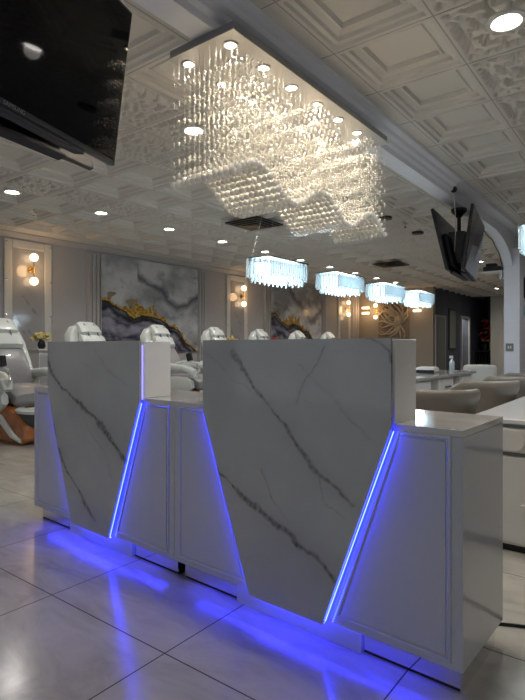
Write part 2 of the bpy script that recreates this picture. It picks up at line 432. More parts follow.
# sun face relief on the end wall
t = empty('wall_carving', (-6.87, YE, .95), label='carved stone relief of a face with radiating locks on end wall', cat='wall sculpture')
MB().box(-.52,.52,-.05,0,0,1.62).build('backing_board', M['stoned'], t, bevel=.01)
fx, fz = .16, .92
for k in range(26):
    a = 2*PI*k/26 + .1; L = (.62 if math.cos(a) < -.1 else .42)+.12*math.sin(k*2.3)
    pts, rr = [], []
    for s in range(9):
        q = s/8; aa = a + .75*q*math.copysign(1, math.sin(a+.4)) + .15*math.sin(5*q+k)
        x = fx + (.11+L*q)*math.cos(aa); z = fz + (.15+L*1.05*q)*math.sin(aa)
        x = max(-.49,min(.49,x)); z = max(.04,min(1.58,z))
        pts.append((x,-.07-.02*math.sin(PI*q),z)); rr.append(.004+.03*math.sin(PI*min(1,.15+q*.85)))
    MB().tube(pts, rr, 8).build('hair_lock', M['stone'], t)
b = MB(); b.ball((fx,-.08,fz),.13,(.85,.55,1.25),3).build('face', M['stone'], t)
b = MB(); b.ball((fx,-.155,fz-.01),.022,(.8,1,2)).ball((fx,-.14,fz-.075),.03,(1.1,.5,.45)).ball((fx-.045,-.14,fz+.04),.022,(1.3,.5,.6)).ball((fx+.045,-.14,fz+.04),.022,(1.3,.5,.6))
b.build('facial_features', M['stone'], t)

# ---------------------------------------------------------------- ceiling fittings
def downlight(x, y, label, grp, e=26):
    t = empty('recessed_downlight', (x,y,CEIL), label=label, cat='ceiling light', group=grp)
    MB().lathe([(.085,.05),(.085,0),(.105,0),(.105,-.012),(.08,-.014),(.072,.006),(.0,.012)], n=24).build('trim_ring', M['whitew'], t)
    MB().lathe([(.0,-.002),(.062,-.002),(.058,-.006),(0,-.008)], n=24).build('lens', M['lamp'], t)
    spot(t, (0,0,-.03), e, (1,.96,.90), 155, .06)
place = ['above the first massage chair','above the gap right of the first wall panel','over the second massage chair','above the large painting','right of the large painting top',
 'over the second wall panel','above the second painting','behind the second pendant','behind the third pendant','farthest of the row']
for i in range(10): downlight(-5.97, 3.08+1.21*i, 'round ceiling downlight in the left row, ' + place[i], 'downlights in the left row')
downlight(-3.08, 3.11, 'round ceiling downlight seen through the left part of the crystal chandelier', 'downlights in the middle row')
downlight(-3.08, 10.37, 'round ceiling downlight hidden behind the far pair of televisions', 'downlights in the middle row')
downlight(-3.08, 11.6, 'round ceiling downlight just right of the far pair of televisions', 'downlights in the middle row')
downlight(-4.1, 17.3, 'round ceiling downlight above the corridor, left one beside the white column', 'downlights by the corridor', 12)
downlight(-4.1, 18.7, 'round ceiling downlight above the corridor, right one beside the white column', 'downlights by the corridor', 12)
downlight(-.685, 3.1, 'large bright ceiling downlight in ornate panel at top right corner', 'downlights right of the beam')
for y in (1.89, 5.5, 7.9): downlight(-.685, y, 'added ceiling downlight right of the beam outside the picture', 'downlights right of the beam')  # unseen lamps added to light the near area
downlight(-3.08, .7, 'ceiling downlight above the floor left of the entrance', 'downlights in the middle row', 18)
for y in (2.3, 6): downlight(2.36, y, 'ceiling downlight over the far right of the room', 'downlights on the far right')

def vent(x, y, label):
    t = empty('ceiling_vent', (x,y,CEIL), label=label, cat='ceiling vent', group='black square ceiling vents')
    b = MB()
    for h, z in ((.3,-.012),(.235,-.02),(.17,-.028),(.105,-.036)):
        w = .028
        b.box(-h,h,-h,-h+w,z-.01,z).box(-h,h,h-w,h,z-.01,z).box(-h,-h+w,-h+w,h-w,z-.01,z).box(h-w,h,-h+w,h-w,z-.01,z)
    b.build('louvre', M['black'], t, smooth=False)
    MB().box(-.3,.3,-.3,.3,-.012,-.001).build('backing', M['blackm'], t, smooth=False)
    MB().box(-.07,.07,-.07,.07,-.05,-.03).build('centre_plate', M['black'], t)
vent(-4.72, 6.0, 'black square ceiling vent just below the chandelier wave')
vent(-4.72, 10.8, 'black square ceiling vent above the far pendants')
def sprinkler(x, y, label):
    t = empty('sprinkler', (x,y,CEIL), label=label, cat='sprinkler', group='ceiling sprinkler heads')
    MB().lathe([(.012,.06),(.012,0),(.035,0),(.035,-.005),(.012,-.012),(.012,-.035),(0,-.036)], n=14).build('escutcheon', M['chrome'], t)
    MB().lathe([(0,-.036),(.006,-.04),(.006,-.055),(.022,-.058),(.022,-.061),(0,-.062)], n=14).build('deflector', M['black'], t)
p = W(-.4336*6.95, 6.95); sprinkler(p.x, p.y, 'small sprinkler head on the ceiling above the left wall panel')
p = W(.271*7.66, 7.66); sprinkler(p.x, p.y, 'small sprinkler head on ceiling right of the chandelier')

# ---------------------------------------------------------------- big crystal chandelier
PX0, PX1, PY0, PY1, PZ = -2.15, -1.69, 1.98, 3.81, 2.63
t = empty('crystal_chandelier', ((PX0+PX1)/2,(PY0+PY1)/2,PZ+.05), label='long rectangular crystal chandelier with a rippling wave of beads above the desks', cat='chandelier')
cx, cy, cz = t.location
MB().box(PX0-cx+.004,PX1-cx-.004,PY0-cy+.004,PY1-cy-.004,PZ-cz+.006,0).build('ceiling_box', M['plateside'], t, smooth=False)
MB().box(PX0-cx-.006,PX1-cx+.006,PY0-cy-.006,PY1-cy+.006,PZ-cz,PZ-cz+.006).build('mirror_plate', M['plate'], t, smooth=False)
for i in range(6):
    for x in (-1.785, -2.09):
        y = 2.07+.282*i
        o = MB().lathe([(.028,0),(.028,-.006),(.040,-.006),(.044,0)], (x-cx,y-cy,PZ-cz), 20).build('spot_ring', M['chrome'], t)
        MB().lathe([(0,-.001),(.028,-.001),(.028,-.0045),(0,-.0045)], (x-cx,y-cy,PZ-cz), 20).build('spot_lens', M['lampw'], t)
        spot(t, (x-cx,y-cy,PZ-cz-.012), 10, (1,.87,.70), 130, .025, .6)
def wave(y): return 1.965+.07*math.cos(2*PI*(y-2.2)/.68)
NX, NY = 12, 46
balls = []; beads = MB(); strings = MB()
tmpl = {}
def fast_ball(mb, c, r, sub):
    if (r,sub) not in tmpl:
        q = bmesh.new(); bmesh.ops.create_icosphere(q, subdivisions=sub, radius=r); me = bpy.data.meshes.new('b'); q.to_mesh(me); q.free(); tmpl[(r,sub)] = me
    n0 = len(mb.bm.verts); mb.bm.from_mesh(tmpl[(r,sub)]); mb.bm.verts.ensure_lookup_table()
    for v in mb.bm.verts[n0:]: v.co += c
for j in range(NY):
    for i in range(NX):
        x = PX0+.02+(PX1-PX0-.04)*i/(NX-1) + random.uniform(-.003,.003); y = PY0+.02+(PY1-PY0-.04)*j/(NY-1) + random.uniform(-.003,.003)
        z = wave(y); balls.append((x-cx,y-cy,z-cz))
        strings.box(x-cx-.00035,x-cx+.00035,y-cy-.00035,y-cy+.00035,z-cz,PZ-cz)
        for k in range(1,6):
            zz = z+.108*k+.004*math.sin(i*3+j)
            if zz > PZ-.04: break
            for d in ((0,.014) if (i+j+k)%3 else (0,)):
                if zz+d < PZ-.02: fast_ball(beads, Vector((x-cx,y-cy,zz+d-cz)), .0085, 1)
        for d in (.045,): fast_ball(beads, Vector((x-cx,y-cy,z+d-cz)), .012, 1)
tag(beads.build('bead_strands', M['crystal'], t, smooth=False), kind='stuff')
tag(strings.build('wires', M['wire'], t, smooth=False), kind='stuff')
cam_l = Vector((-cx,-cy,EYE-cz))
balls.sort(key=lambda p:(Vector(p)-cam_l).length)
q = MB(); q.ball((0,0,0),.0205,sub=2); o0 = q.build('crystal_ball', M['crystal'], t, smooth=False); o0.location = balls[0]
for p in balls[1:100]:
    o = o0.copy(); COL.objects.link(o); o.parent = t; o.location = p
q = MB()
for p in balls[100:]: fast_ball(q, Vector(p), .0205, 2)
tag(q.build('crystal_ball', M['crystal'], t, smooth=False), kind='stuff')

# ---------------------------------------------------------------- rectangular crystal pendants
def pendant():
    t = empty('crystal_pendant', (0,0,0))
    hx, hy, ch = .145, .36, .05
    def rr(a, b, c): return [(-a+c,-b),(a-c,-b),(a,-b+c),(a,b-c),(a-c,b),(-a+c,b),(-a,b-c),(-a,-b+c)]
    MB().prism(rr(hx+.012,hy+.012,ch), lambda x,y:(x,y,0), lambda x,y:(x,y,.012)).build('top_frame', M['chrome'], t, smooth=False)
    MB().box(-.05,.05,-.3,.3,-.15,-.03).build('light_bar', M['icel'], t, bevel=.01)
    MB().lathe([(0,CEIL-1.9),(.09,CEIL-1.9),(.09,CEIL-1.93),(0,CEIL-1.935)], n=20).build('ceiling_rose', M['black'], t)
    for sx in (-1,1):
        for sy in (-1,1):
            MB().cyl((sx*.04,sy*.02,CEIL-1.93),(sx*.1,sy*.3,.01),.0009,n=5).build('suspension_wire', M['wire'], t)
    def ring(a, b, c, z0, z1, cnt, r):
        P = rr(a,b,c); P.append(P[0]); seg = [math.dist(p,q_) for p,q_ in zip(P,P[1:])]; tot = sum(seg)
        mb = MB(); mb.cyl((0,0,z0),(0,0,z1),r,n=6).ball((0,0,z0-.008),r*1.1,(1,1,1),1); first = None
        for k in range(cnt):
            d = tot*k/cnt; i = 0
            while d > seg[i]: d -= seg[i]; i += 1
            x = P[i][0]+(P[i+1][0]-P[i][0])*d/seg[i]; y = P[i][1]+(P[i+1][1]-P[i][1])*d/seg[i]
            if first is None: first = o = mb.build('crystal_drop', M['prism'], t, smooth=False)
            else: o = first.copy(); COL.objects.link(o); o.parent = t
            o.location = (x,y,-.022*(k%2))
    ring(hx, hy, ch, -.14, -.005, 52, .011)
    ring(hx-.035, hy-.035, ch*.8, -.185, -.01, 44, .010)
    point(t, (0,0,-.26), 5, (.72,.88,1), .1)
    return t
pp = pendant()
PL = ['crystal pendant light with bluish glow, nearest and largest of the row of four','crystal pendant light with bluish glow, second from the left in the row',
      'crystal pendant light with bluish glow, third from the left in the row','crystal pendant light with bluish glow, farthest and rightmost of the row of four']
for i, (x,y) in enumerate(((-3.06,4.27),(-3.06,5.55),(-3.06,6.82),(-3.06,8.02),(-.655,4.32))):
    o = pp if i == 0 else copy_tree(pp)
    o.location = (x,y,1.9)
    tag(o, label=(PL+['crystal pendant light cut off by right picture edge beside the column'])[i], cat='pendant light', group='rectangular crystal pendants')

# ---------------------------------------------------------------- televisions on ceiling poles
def text_mesh(s, size, m, parent, mtx, name='logo'):
    cu = bpy.data.curves.new('t','FONT'); cu.body = s; cu.size = size; cu.align_x = 'CENTER'; cu.extrude = .0006
    o = bpy.data.objects.new('t', cu); COL.objects.link(o); bpy.context.view_layer.update()
    me = bpy.data.meshes.new_from_object(o); bpy.data.objects.remove(o); me.materials.append(m)
    o = bpy.data.objects.new(name, me); COL.objects.link(o); o.parent = parent; o.matrix_local = mtx; return o
def tv(bottom_c, ang, tilt, label, grp, w=1.22, h=.70):
    # local frame: x along width, -y out of the screen, z up; origin at middle of the bottom edge
    t = empty('television', bottom_c, ang, label=label, cat='television', group=grp)
    T = Matrix.Rotation(tilt,4,'X')
    def add(mb, name, m, **k):
        mb.bm.transform(T); return mb.build(name, m, t, **k)
    add(MB().box(-w/2,w/2,0,.03,0,h), 'casing', M['black'], bevel=.004)
    add(MB().box(-w/2+.012,w/2-.012,-.003,.004,.022,h-.012), 'screen', M['screen'], smooth=False)
    add(MB().box(-w*.36,w*.36,.03,.075,.05,h*.62), 'back_housing', M['navyp'], bevel=.015)
    add(MB().box(-w*.33,w*.33,.005,.06,-.018,-.001), 'speaker_bar', M['navyp'], bevel=.004)
    text_mesh('SAMSUNG', .022, M['greyg'], t, T @ Matrix.Translation((0,-.002,.004)) @ Matrix.Rotation(PI/2,4,'X'))
    return t
def mount(p, label, rz):
    t = empty('television_pole', (p.x,p.y,ZB), rz, label=label, cat='tv mount', group='black ceiling poles for television pairs')
    MB().lathe([(0,0),(.09,0),(.09,-.03),(.05,-.07),(.03,-.1),(0,-.1)], n=18).build('ceiling_cup', M['black'], t)
    MB().cyl((0,0,-.08),(0,0,-.62),.022,n=12).build('pole', M['black'], t)
    b = MB(); b.box(-.2,.2,-.05,.05,-.5,-.44).box(-.2,.2,-.05,.05,-.64,-.6)
    b.box(-.2,-.17,-.09,.09,-.66,-.3).box(.17,.2,-.09,.09,-.66,-.3)
    b.build('bracket', M['black'], t, bevel=.004)
    return t
# near pair (top left)
def tvdir(deg): return math.radians(deg)
def cam_rot(dx, dz):  # rotation about z so that local +x points along camera-frame direction (dx right, dz ahead)
    v = W(dx,dz); return math.atan2(v.y, v.x)
d1 = Vector((math.sin(math.radians(19)), math.cos(math.radians(19))))
c = Vector((-.69,2.46)) - d1*.61
tv(W(c.x,c.y,1.91), cam_rot(d1.x,d1.y), math.radians(8), 'large black television hanging at top left, screen facing the viewer', 'near pair of televisions')
d2 = Vector((math.sin(math.radians(25)), math.cos(math.radians(25))))
c = Vector((-.86,2.62)) - d2*.61
tv(W(c.x,c.y,1.94), cam_rot(-d2.x,-d2.y), math.radians(10), 'black television back to back behind the top left one, only lower edge showing', 'near pair of televisions')
mount(W(-.99,1.93), 'black ceiling pole between the top left televisions', cam_rot(d1.x,d1.y))
# far pair under the arch
d1 = Vector((math.sin(math.radians(27.8)), math.cos(math.radians(27.8))))
c = Vector((2.141,5.6)) + d1*.61
tv(W(c.x,c.y,1.88), cam_rot(d1.x,d1.y), math.radians(8), 'right hand television of the far hanging pair with pale reflection on screen', 'far pair of televisions')
d2 = Vector((math.sin(math.radians(31)), math.cos(math.radians(31))))
c = Vector((1.985,5.72)) + d2*.61
tv(W(c.x,c.y,1.895), cam_rot(-d2.x,-d2.y), math.radians(13), 'left hand television of the far hanging pair showing its back', 'far pair of televisions')
mount(W(.3729*6.2,6.2), 'black ceiling pole between the far hanging televisions', cam_rot(d1.x,d1.y))

# security camera and cables on the beam
t = empty('security_camera', (XB1+.03,5.75,ZB+.08), label='small black security camera on the end of the beam moulding', cat='camera')
MB().lathe([(0,.03),(.035,.03),(.035,0),(0,0)], n=16).build('mounting_base', M['whitew'], t)
MB().ball((.02,-.02,-.015),.034,sub=3).build('camera_head', M['black'], t)
def cable(pts, r, m, label, name='cable'):
    return tag(MB().tube(pts, r, 6).build(name, m), label=label, cat='cable')
cable([(XB1+.04,5.76,ZB+.05),(XB1+.045,5.8,2.5),(XB1+.03,5.85,2.3),(XB1-.02,5.98,2.12)], .004, M['wire'], 'thin pale cable hanging down from the small security camera')
pts = []
for i in range(15):
    a = PI/2*i/14; pts.append((XB0-.012, 7.5+1.25*math.sin(a)-.01, ZB-.5+.5*math.cos(a)-.02+.015*math.sin(i*1.7)))
cable(pts+[(XB0-.04,8.74,2.1)], .007, M['black'], 'black cable following the curve of the arch down the column')

# wall shelf with black box on the column
t = empty('wall_shelf', (XB0,8.9,2.25), label='small white shelf high on the left side of the white column', cat='shelf')
MB().box(-.34,0,-.14,.14,-.025,0).build('board', M['whitew'], t, bevel=.004)
MB().box(-.1,0,-.012,.012,-.13,-.025).build('bracket', M['whitew'], t)
t = empty('network_box', (XB0-.19,8.9,2.25), label='black electronics box sitting on the small high wall shelf', cat='electronics')
MB().box(-.13,.13,-.1,.1,.005,.075).build('casing', M['black'], t, bevel=.006)
MB().box(-.1,.05,-.06,.06,.075,.13).build('upper_unit', M['navyp'], t, bevel=.006)
for sx in (-.1,.1): MB().cyl((sx,0,0),(sx,0,.006),.012,n=10).build('foot', M['black'], t)
pts = [(XB0-.3,8.76,2.22)]+[(XB0-.3+.03*math.cos(a), 8.76, 2.08+.1*math.sin(a)) for a in [PI/2+2*PI*i/12 for i in range(13)]]
cable(pts, .004, M['wire'], 'white looped cord hanging below the small high wall shelf')

t = empty('power_outlet', (XB0+.09,8.715,1.05), label='grey switch plate on the near face of the white column', cat='switch')
MB().box(-.055,.055,-.008,0,-.06,.06).build('cover_plate', M['greyg'], t, bevel=.003)
MB().box(-.025,-.008,-.013,-.008,-.02,.02).box(.008,.025,-.013,-.008,-.02,.02).build('toggle', M['whitew'], t)
t = empty('picture_frame', (-1.74,9.3,1.98), label='small black framed picture on the right side of the white column', cat='picture')
MB().box(0,.025,-.3,.3,-.16,.16).build('frame', M['black'], t, bevel=.004)
MB().box(.025,.028,-.26,.26,-.125,.125).build('print', M['panelm'], t, smooth=False)
t = empty('thermostat', (-1.74,9.0,1.62), label='small pale blue card reader below the picture on the column', cat='thermostat')
MB().box(0,.02,-.06,.06,-.07,.07).build('casing', mat('pale_blue',(.35,.5,.6),.4), t, bevel=.004)

# ---------------------------------------------------------------- reception desk
E_ = W(.767,-.641); DROT = math.atan2(E_.y, E_.x); B0 = W(.600,1.575)
ZT, ZP, ZBOT = .817, 1.095, .088
def rside(z): # half width of marble front at height z
    return .435 if z > .80 else .172+(.435-.172)*(z-.086)/(.80-.086)
def marble_front(parent, veins, seed):
    nz, nx = 250, 200; bm = bmesh.new(); rows = []
    for j in range(nz+1):
        z = .086+(ZP-.086)*j/nz; h = rside(z)
        rows.append([bm.verts.new((-h+2*h*i/nx, -.03, z)) for i in range(nx+1)])
    for j in range(nz):
        for i in range(nx): bm.faces.new((rows[j][i],rows[j][i+1],rows[j+1][i+1],rows[j+1][i]))
    me = bpy.data.meshes.new('marble_front'); bm.to_mesh(me); bm.free(); me.materials.append(M['marble'])
    ca = me.color_attributes.new('Col','FLOAT_COLOR','POINT')
    N = noise.noise
    for i, v in enumerate(me.vertices):
        x, z = v.co.x, v.co.z
        cl = noise.fractal(Vector((x*3,z*3,seed)), 1, 2, 5)
        wx = x+.012*N(Vector((x*14,z*14,seed)))+.006*N(Vector((x*40,z*40,seed+1))); wz = z+.012*N(Vector((x*14,z*14,seed+7)))+.006*N(Vector((x*40,z*40,seed+8)))
        dark = 0
        for pts, wd, st in veins:
            dm = 9
            for (xa,za),(xb,zb) in zip(pts, pts[1:]):
                dx, dz = xb-xa, zb-za; tt = max(0,min(1,((wx-xa)*dx+(wz-za)*dz)/(dx*dx+dz*dz)))
                dm = min(dm, math.hypot(wx-xa-dx*tt, wz-za-dz*tt))
            w = wd*(.75+.9*N(Vector((x*7,z*7,seed+wd*100))))
            k = max(0, 1-(dm/max(w,.001))**2)*st*(.75+.5*N(Vector((x*60,z*60,2))))
            k = max(k, .22*st*math.exp(-dm/(wd*3)))
            dark = max(dark, k)
        # faint background veining
        f = abs(N(Vector((x*2.2+z*1.5,z*2.6-x,seed+3)))+.25*N(Vector((x*9,z*9,seed))))
        dark = max(dark, .09*max(0,1-f/.02))
        g = .42+.05*cl; c = (g*.97, g*1.0, g*.97)
        d = (.075,.066,.068); dark = min(1,dark)
        ca.data[i].color = (*[a+(b_-a)*dark for a,b_ in zip(c,d)], 1)
    o = bpy.data.objects.new('marble_front', me); COL.objects.link(o); o.parent = parent
    s = o.modifiers.new('s','SOLIDIFY'); s.thickness = .012; s.offset = -1
    return o
def desk(cs, veins, seed, label):
    o = B0 - E_*cs; t = empty('reception_desk', (o.x,o.y,0), DROT, label=label, cat='reception desk', group='pair of reception desk units')
    hw = .654
    # carcass open to nothing: sides, front and back as one cabinet body
    MB().box(-hw,hw,.0,.41,ZBOT,ZT-.022).build('body', M['white'], t, bevel=.002)
    MB().box(-hw,hw,-.0,.413,ZT-.022,ZT).build('countertop', M['ctop'], t, bevel=.0015)
    MB().box(-.435,.435,.0005,.165,ZT,ZP-.002).build('riser', M['riser'], t, bevel=.002)
    mf = marble_front(t, veins, seed)
    for s in (-1,1):
        P = [(s*.62,.797),(s*.447,.797),(s*.207,.112),(s*.62,.107)]
        def inset(P, d):
            c = Vector((sum(p[0] for p in P)/4, sum(p[1] for p in P)/4)); out = []; n_ = len(P)
            area = sum(P[i][0]*P[(i+1)%n_][1]-P[(i+1)%n_][0]*P[i][1] for i in range(n_)); sg = 1 if area > 0 else -1
            for i in range(n_):
                a, b_, c_ = Vector(P[i-1]), Vector(P[i]), Vector(P[(i+1)%n_])
                e1 = (b_-a).normalized(); e2 = (c_-b_).normalized(); n1 = Vector((-e1.y,e1.x))*sg; n2 = Vector((-e2.y,e2.x))*sg
                m_ = (n1+n2).normalized(); out.append(tuple(b_+m_*d/max(.2,m_.dot(n1))))
            return out
        b = MB(); rs = [[(x,y,z) for (x,z) in inset(P,d)] for d, y in ((0,0),(.002,-.005),(.008,-.006),(.013,-.002),(.013,.002))]
        b.rings(rs, cap=False).build('panel_moulding', M['white'], t, ang=20)
        Q = inset(P,.018); b = MB(); b.prism(Q, lambda x,z:(x,-.003,z), lambda x,z:(x,.0,z)).build('inset_panel', M['white'], t, bevel=.0015)
        # LED strip along the slanted edge of the stone
        e0 = (s*(rside(.795)+.006), .795); e1 = (s*(.172+.006), .095)
        MB().cyl((e0[0],-.018,e0[1]),(e1[0],-.018,e1[1]),.0018,n=8).build('led_strip', M['led'], t)
        if s > 0 and cs > 1: MB().cyl((.432,-.009,.81),(.432,-.009,1.075),.004,n=8).build('upper_gap_glow', M['glowv'], t)  # glowing rod imitates LED light spilling into the gap behind the slab
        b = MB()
        for k in range(70 if s > 0 else 0):  # glowing dots stand in for LED reflections on the glossy body
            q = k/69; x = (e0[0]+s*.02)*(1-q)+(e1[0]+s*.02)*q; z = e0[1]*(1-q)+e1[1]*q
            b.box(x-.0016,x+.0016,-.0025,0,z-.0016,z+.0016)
        if s > 0: tag(b.build('led_reflections', M['ledrefl'], t, smooth=False), kind='stuff')
        # recessed mirror toe kick
        xa, xb = (s*.295, s*.63)
        MB().box(xa,xb,.045,.05,.012,ZBOT).build('toe_kick', M['mirror'], t, smooth=False)
        MB().box(xa,xb,.05,.37,0,.088).build('toe_base', M['blackm'], t, smooth=False)
    if cs < 1:
        MB().box(.63,.635,.045,.38,.0,ZBOT).build('toe_kick', M['mirror'], t, smooth=False)
    else:
        MB().box(-.635,-.63,.045,.38,.0,ZBOT).build('toe_kick', M['mirror'], t, smooth=False)
    MB().box(-.293,.293,.03,.38,0,ZBOT).build('plinth', M['white'], t, bevel=.001)
    MB().cyl((-.165,-.006,.081),(.165,-.006,.081),.003,n=8).build('led_strip', M['ledu'], t)
    MB().cyl((-.54,.026,.083),(.54,.026,.083),.002,n=8).build('led_strip', M['ledu'], t)
    return t
VR = [[(-0.264, 1.046), (-0.215, 0.994), (-0.105, 0.869), (0.012, 0.768), (0.076, 0.69), (0.155, 0.622), (0.233, 0.576), (0.293, 0.528)], [(-0.391, 0.581), (-0.275, 0.512), (-0.167, 0.443), (-0.041, 0.391), (0.076, 0.344), (0.138, 0.319), (0.188, 0.276), (0.221, 0.254)], [(0.192, 1.066), (0.129, 0.991), (0.094, 0.921), (0.067, 0.872)], [(0.346, 1.093), (0.397, 1.083), (0.425, 1.06), (0.439, 1.019)], [(-0.105, 0.59), (-0.046, 0.493), (0.012, 0.414), (0.03, 0.351)], [(-0.421, 1.044), (-0.264, 0.94), (-0.105, 0.869)], [(0.076, 1.001), (0.205, 0.899), (0.293, 0.803), (0.368, 0.76)], [(0.155, 0.622), (0.172, 0.526), (0.265, 0.475)]]
VL = [[(-0.444, 1.011), (-0.386, 0.907), (-0.275, 0.832), (-0.078, 0.755), (0.057, 0.691), (0.175, 0.619), (0.295, 0.528), (0.385, 0.457), (0.425, 0.424)], [(-0.364, 0.614), (-0.33, 0.502), (-0.232, 0.385), (-0.078, 0.267), (0.01, 0.187), (0.057, 0.149)], [(-0.078, 0.755), (-0.01, 0.621), (0.139, 0.533), (0.21, 0.4)], [(0.057, 1.049), (0.175, 0.937), (0.345, 0.878)]]
wr = [(.016,.92),(.021,1),(.004,.6),(.014,.95),(.004,.45),(.003,.4),(.003,.35),(.004,.5)]
wl = [(.024,.95),(.017,.92),(.004,.45),(.003,.35)]
desk(.655, [(v,*w) for v,w in zip(VR,wr)], 1.5, 'white reception desk unit with veined marble front, the nearer right one')
desk(1.965, [(v,*w) for v,w in zip(VL,wl)], 6.5, 'white reception desk unit with veined marble front, the farther left one')

# black power cable on the floor right of the desk
cable([(-.62,2.10,.006),(-.45,2.18,.006),(-.2,2.28,.006),(.1,2.36,.006),(.5,2.3,.006),(.9,2.4,.006)], .006, M['black'], 'black power cable on the floor right of the desk')

# ---------------------------------------------------------------- massage pedicure chairs
def massage_chair():
    t = empty('pedicure_chair', (0,0,0))
    # wooden base with pale swoosh
    b = MB(); prof = [(-.55,.0),(.62,.0),(.74,.06),(.72,.2),(.55,.34),(.2,.40),(-.3,.42),(-.6,.35)]
    b.prism(prof, lambda x,z:(x,-.36,z), lambda x,z:(x,.36,z)).build('base', M['wood'], t, bevel=.03)
    for s in (-1,1):
        b = MB(); pts = [(-.5,s*.365,.40),(-.1,s*.37,.37),(.25,s*.375,.26),(.5,s*.375,.10),(.66,s*.37,.05)]
        b.tube(pts, [.02,.035,.04,.035,.02], 8).build('swoosh_trim', M['leather'], t)
    b = MB(); b.lathe([(.0,0),(.30,0),(.33,.05),(.35,.16),(.33,.16),(.29,.06),(0,.05)], (.62,0,.2), 24)
    b.build('foot_basin', M['basin'], t)
    b = MB(); b.lathe([(.30,0),(.36,.01),(.37,.04),(.34,.055),(.30,.04)], (.62,0,.33), 24).build('basin_rim', M['leather'], t)
    b = MB(); b.pad([(-.35,.52,.26,.02),(-.33,.52,.28,.10),(0,.51,.29,.11),(.25,.50,.29,.11),(.36,.45,.28,.09),(.38,.44,.26,.02)]).build('seat', M['greyfab'], t)
    shell = [(-.28,.42,.30,.04),(-.36,.58,.36,.07),(-.50,.85,.38,.08),(-.63,1.10,.36,.09),(-.68,1.24,.31,.10),(-.66,1.32,.26,.08),(-.62,1.36,.2,.03)]
    MB().pad(shell).build('backrest_shell', M['leather'], t)
    MB().pad([(-.20,.55,.24,.02),(-.22,.60,.26,.05),(-.36,.85,.27,.06),(-.46,1.02,.25,.05),(-.48,1.06,.22,.02)]).build('back_cushion', M['greyfab'], t)
    MB().pad([(-.42,1.04,.22,.02),(-.44,1.07,.25,.06),(-.50,1.18,.25,.065),(-.54,1.24,.22,.02)]).build('neck_pillow', M['leather'], t)
    MB().pad([(-.50,1.22,.18,.02),(-.52,1.25,.22,.06),(-.56,1.32,.21,.06),(-.62,1.38,.19,.05),(-.70,1.37,.14,.02)]).build('headrest', M['leather'], t)
    for s in (-1,1):
        MB().tube([(-.70,s*.10,1.33),(-.64,s*.10,1.415),(-.55,s*.10,1.38),(-.47,s*.10,1.25),(-.42,s*.10,1.12)], .013, 8).build('strap', M['greyg'], t)
        MB().pad([(-.40,.62,.05,.03),(-.36,.72,.075,.06),(-.1,.75,.08,.055),(.2,.73,.08,.05),(.34,.66,.07,.05),(.38,.58,.05,.03)], y0=s*.37).build('armrest', M['leather'], t)
        MB().pad([(-.3,.45,.04,.12),(0,.45,.045,.15),(.22,.46,.045,.13),(.32,.48,.04,.06)], y0=s*.37).build('side_panel', M['leather'], t)
        MB().tube([(.36,s*.37,.6),(.44,s*.37,.70),(.40,s*.37,.80),(.22,s*.37,.84),(.02,s*.37,.80)], .02, 8).build('arm_loop', M['leather'], t)
    MB().box(.22,.30,-.40,-.34,.84,.96, tilt=Matrix.Rotation(-.3,4,'Y')).build('remote', M['black'], t, bevel=.006)
    return t
mc = massage_chair()
ML = ['white pedicure massage chair with wooden base at left picture edge','white pedicure massage chair head seen above the left half of left marble front',
 'white pedicure massage chair visible through the gap between the marble fronts','white pedicure massage chair top behind left corner of the right marble front',
 'white pedicure massage chair top directly below the nearest crystal pendant','white pedicure massage chair top in front of the far abstract painting',
 'white pedicure massage chair, farthest one in the row']
for i, (x,y,rz) in enumerate(((-6.12,3.28,0),(-6.2,4.76,.25),(-6.15,6.08,.22),(-6.15,7.5,.25),(-6.15,8.9,.25),(-6.15,10.35,.25),(-6.15,11.75,.25))):
    o = mc if i == 0 else copy_tree(mc)
    o.location = (x,y,0); o.rotation_euler.z = rz; tag(o, label=ML[i], cat='massage chair', group='row of pedicure massage chairs')

# flower vases on slim side cabinets between the chairs
def flowers(x, y, m1, m2, label, clab):
    c = empty('side_cabinet', (x,y,0), label=clab, cat='cabinet', group='slim side cabinets between massage chairs')
    MB().box(-.18,.18,-.14,.14,0,1.0).build('body', M['whitew'], c, bevel=.005)
    MB().box(-.2,.2,-.16,.16,1.0,1.03).build('top', M['ctop'], c, bevel=.004)
    MB().box(.18,.19,-.13,.13,.1,.95).build('door', M['white'], c, bevel=.003)
    t = empty('flower_vase', (x,y,1.03), label=label, cat='flower vase', group='small flower arrangements along the chair row')
    MB().lathe([(0,0),(.035,0),(.055,.04),(.05,.09),(.035,.11),(.0,.11)], n=16).build('vase', M['black'], t)
    r = random.Random(int(y*10))
    for k in range(16):
        a = r.uniform(0,2*PI); q = r.uniform(0,.13); z = .17+.07*r.random()-.25*q
        b = MB(); b.ball((q*math.cos(a),q*math.sin(a),z),.036+.012*r.random(),(1,1,.8),1)
        b.build('bloom', m2 if (m2 and k%4==0) else m1, t)
        MB().cyl((0,0,.1),(q*math.cos(a),q*math.sin(a),z),.004,n=5).build('stem', M['green'], t)
flowers(-7.2, 4.15, M['yellow'], None, 'pale yellow flowers in black vase behind the left marble front', 'slim white cabinet under the pale yellow flowers')
flowers(-7.2, 8.42, M['yellow'], M['orange'], 'yellow and orange flowers beside the second wall light', 'slim white cabinet under the yellow and orange flowers')
flowers(-7.2, 10.0, M['red'], M['green'], 'dark red flowers in front of the far abstract painting', 'slim white cabinet under the dark red flowers')

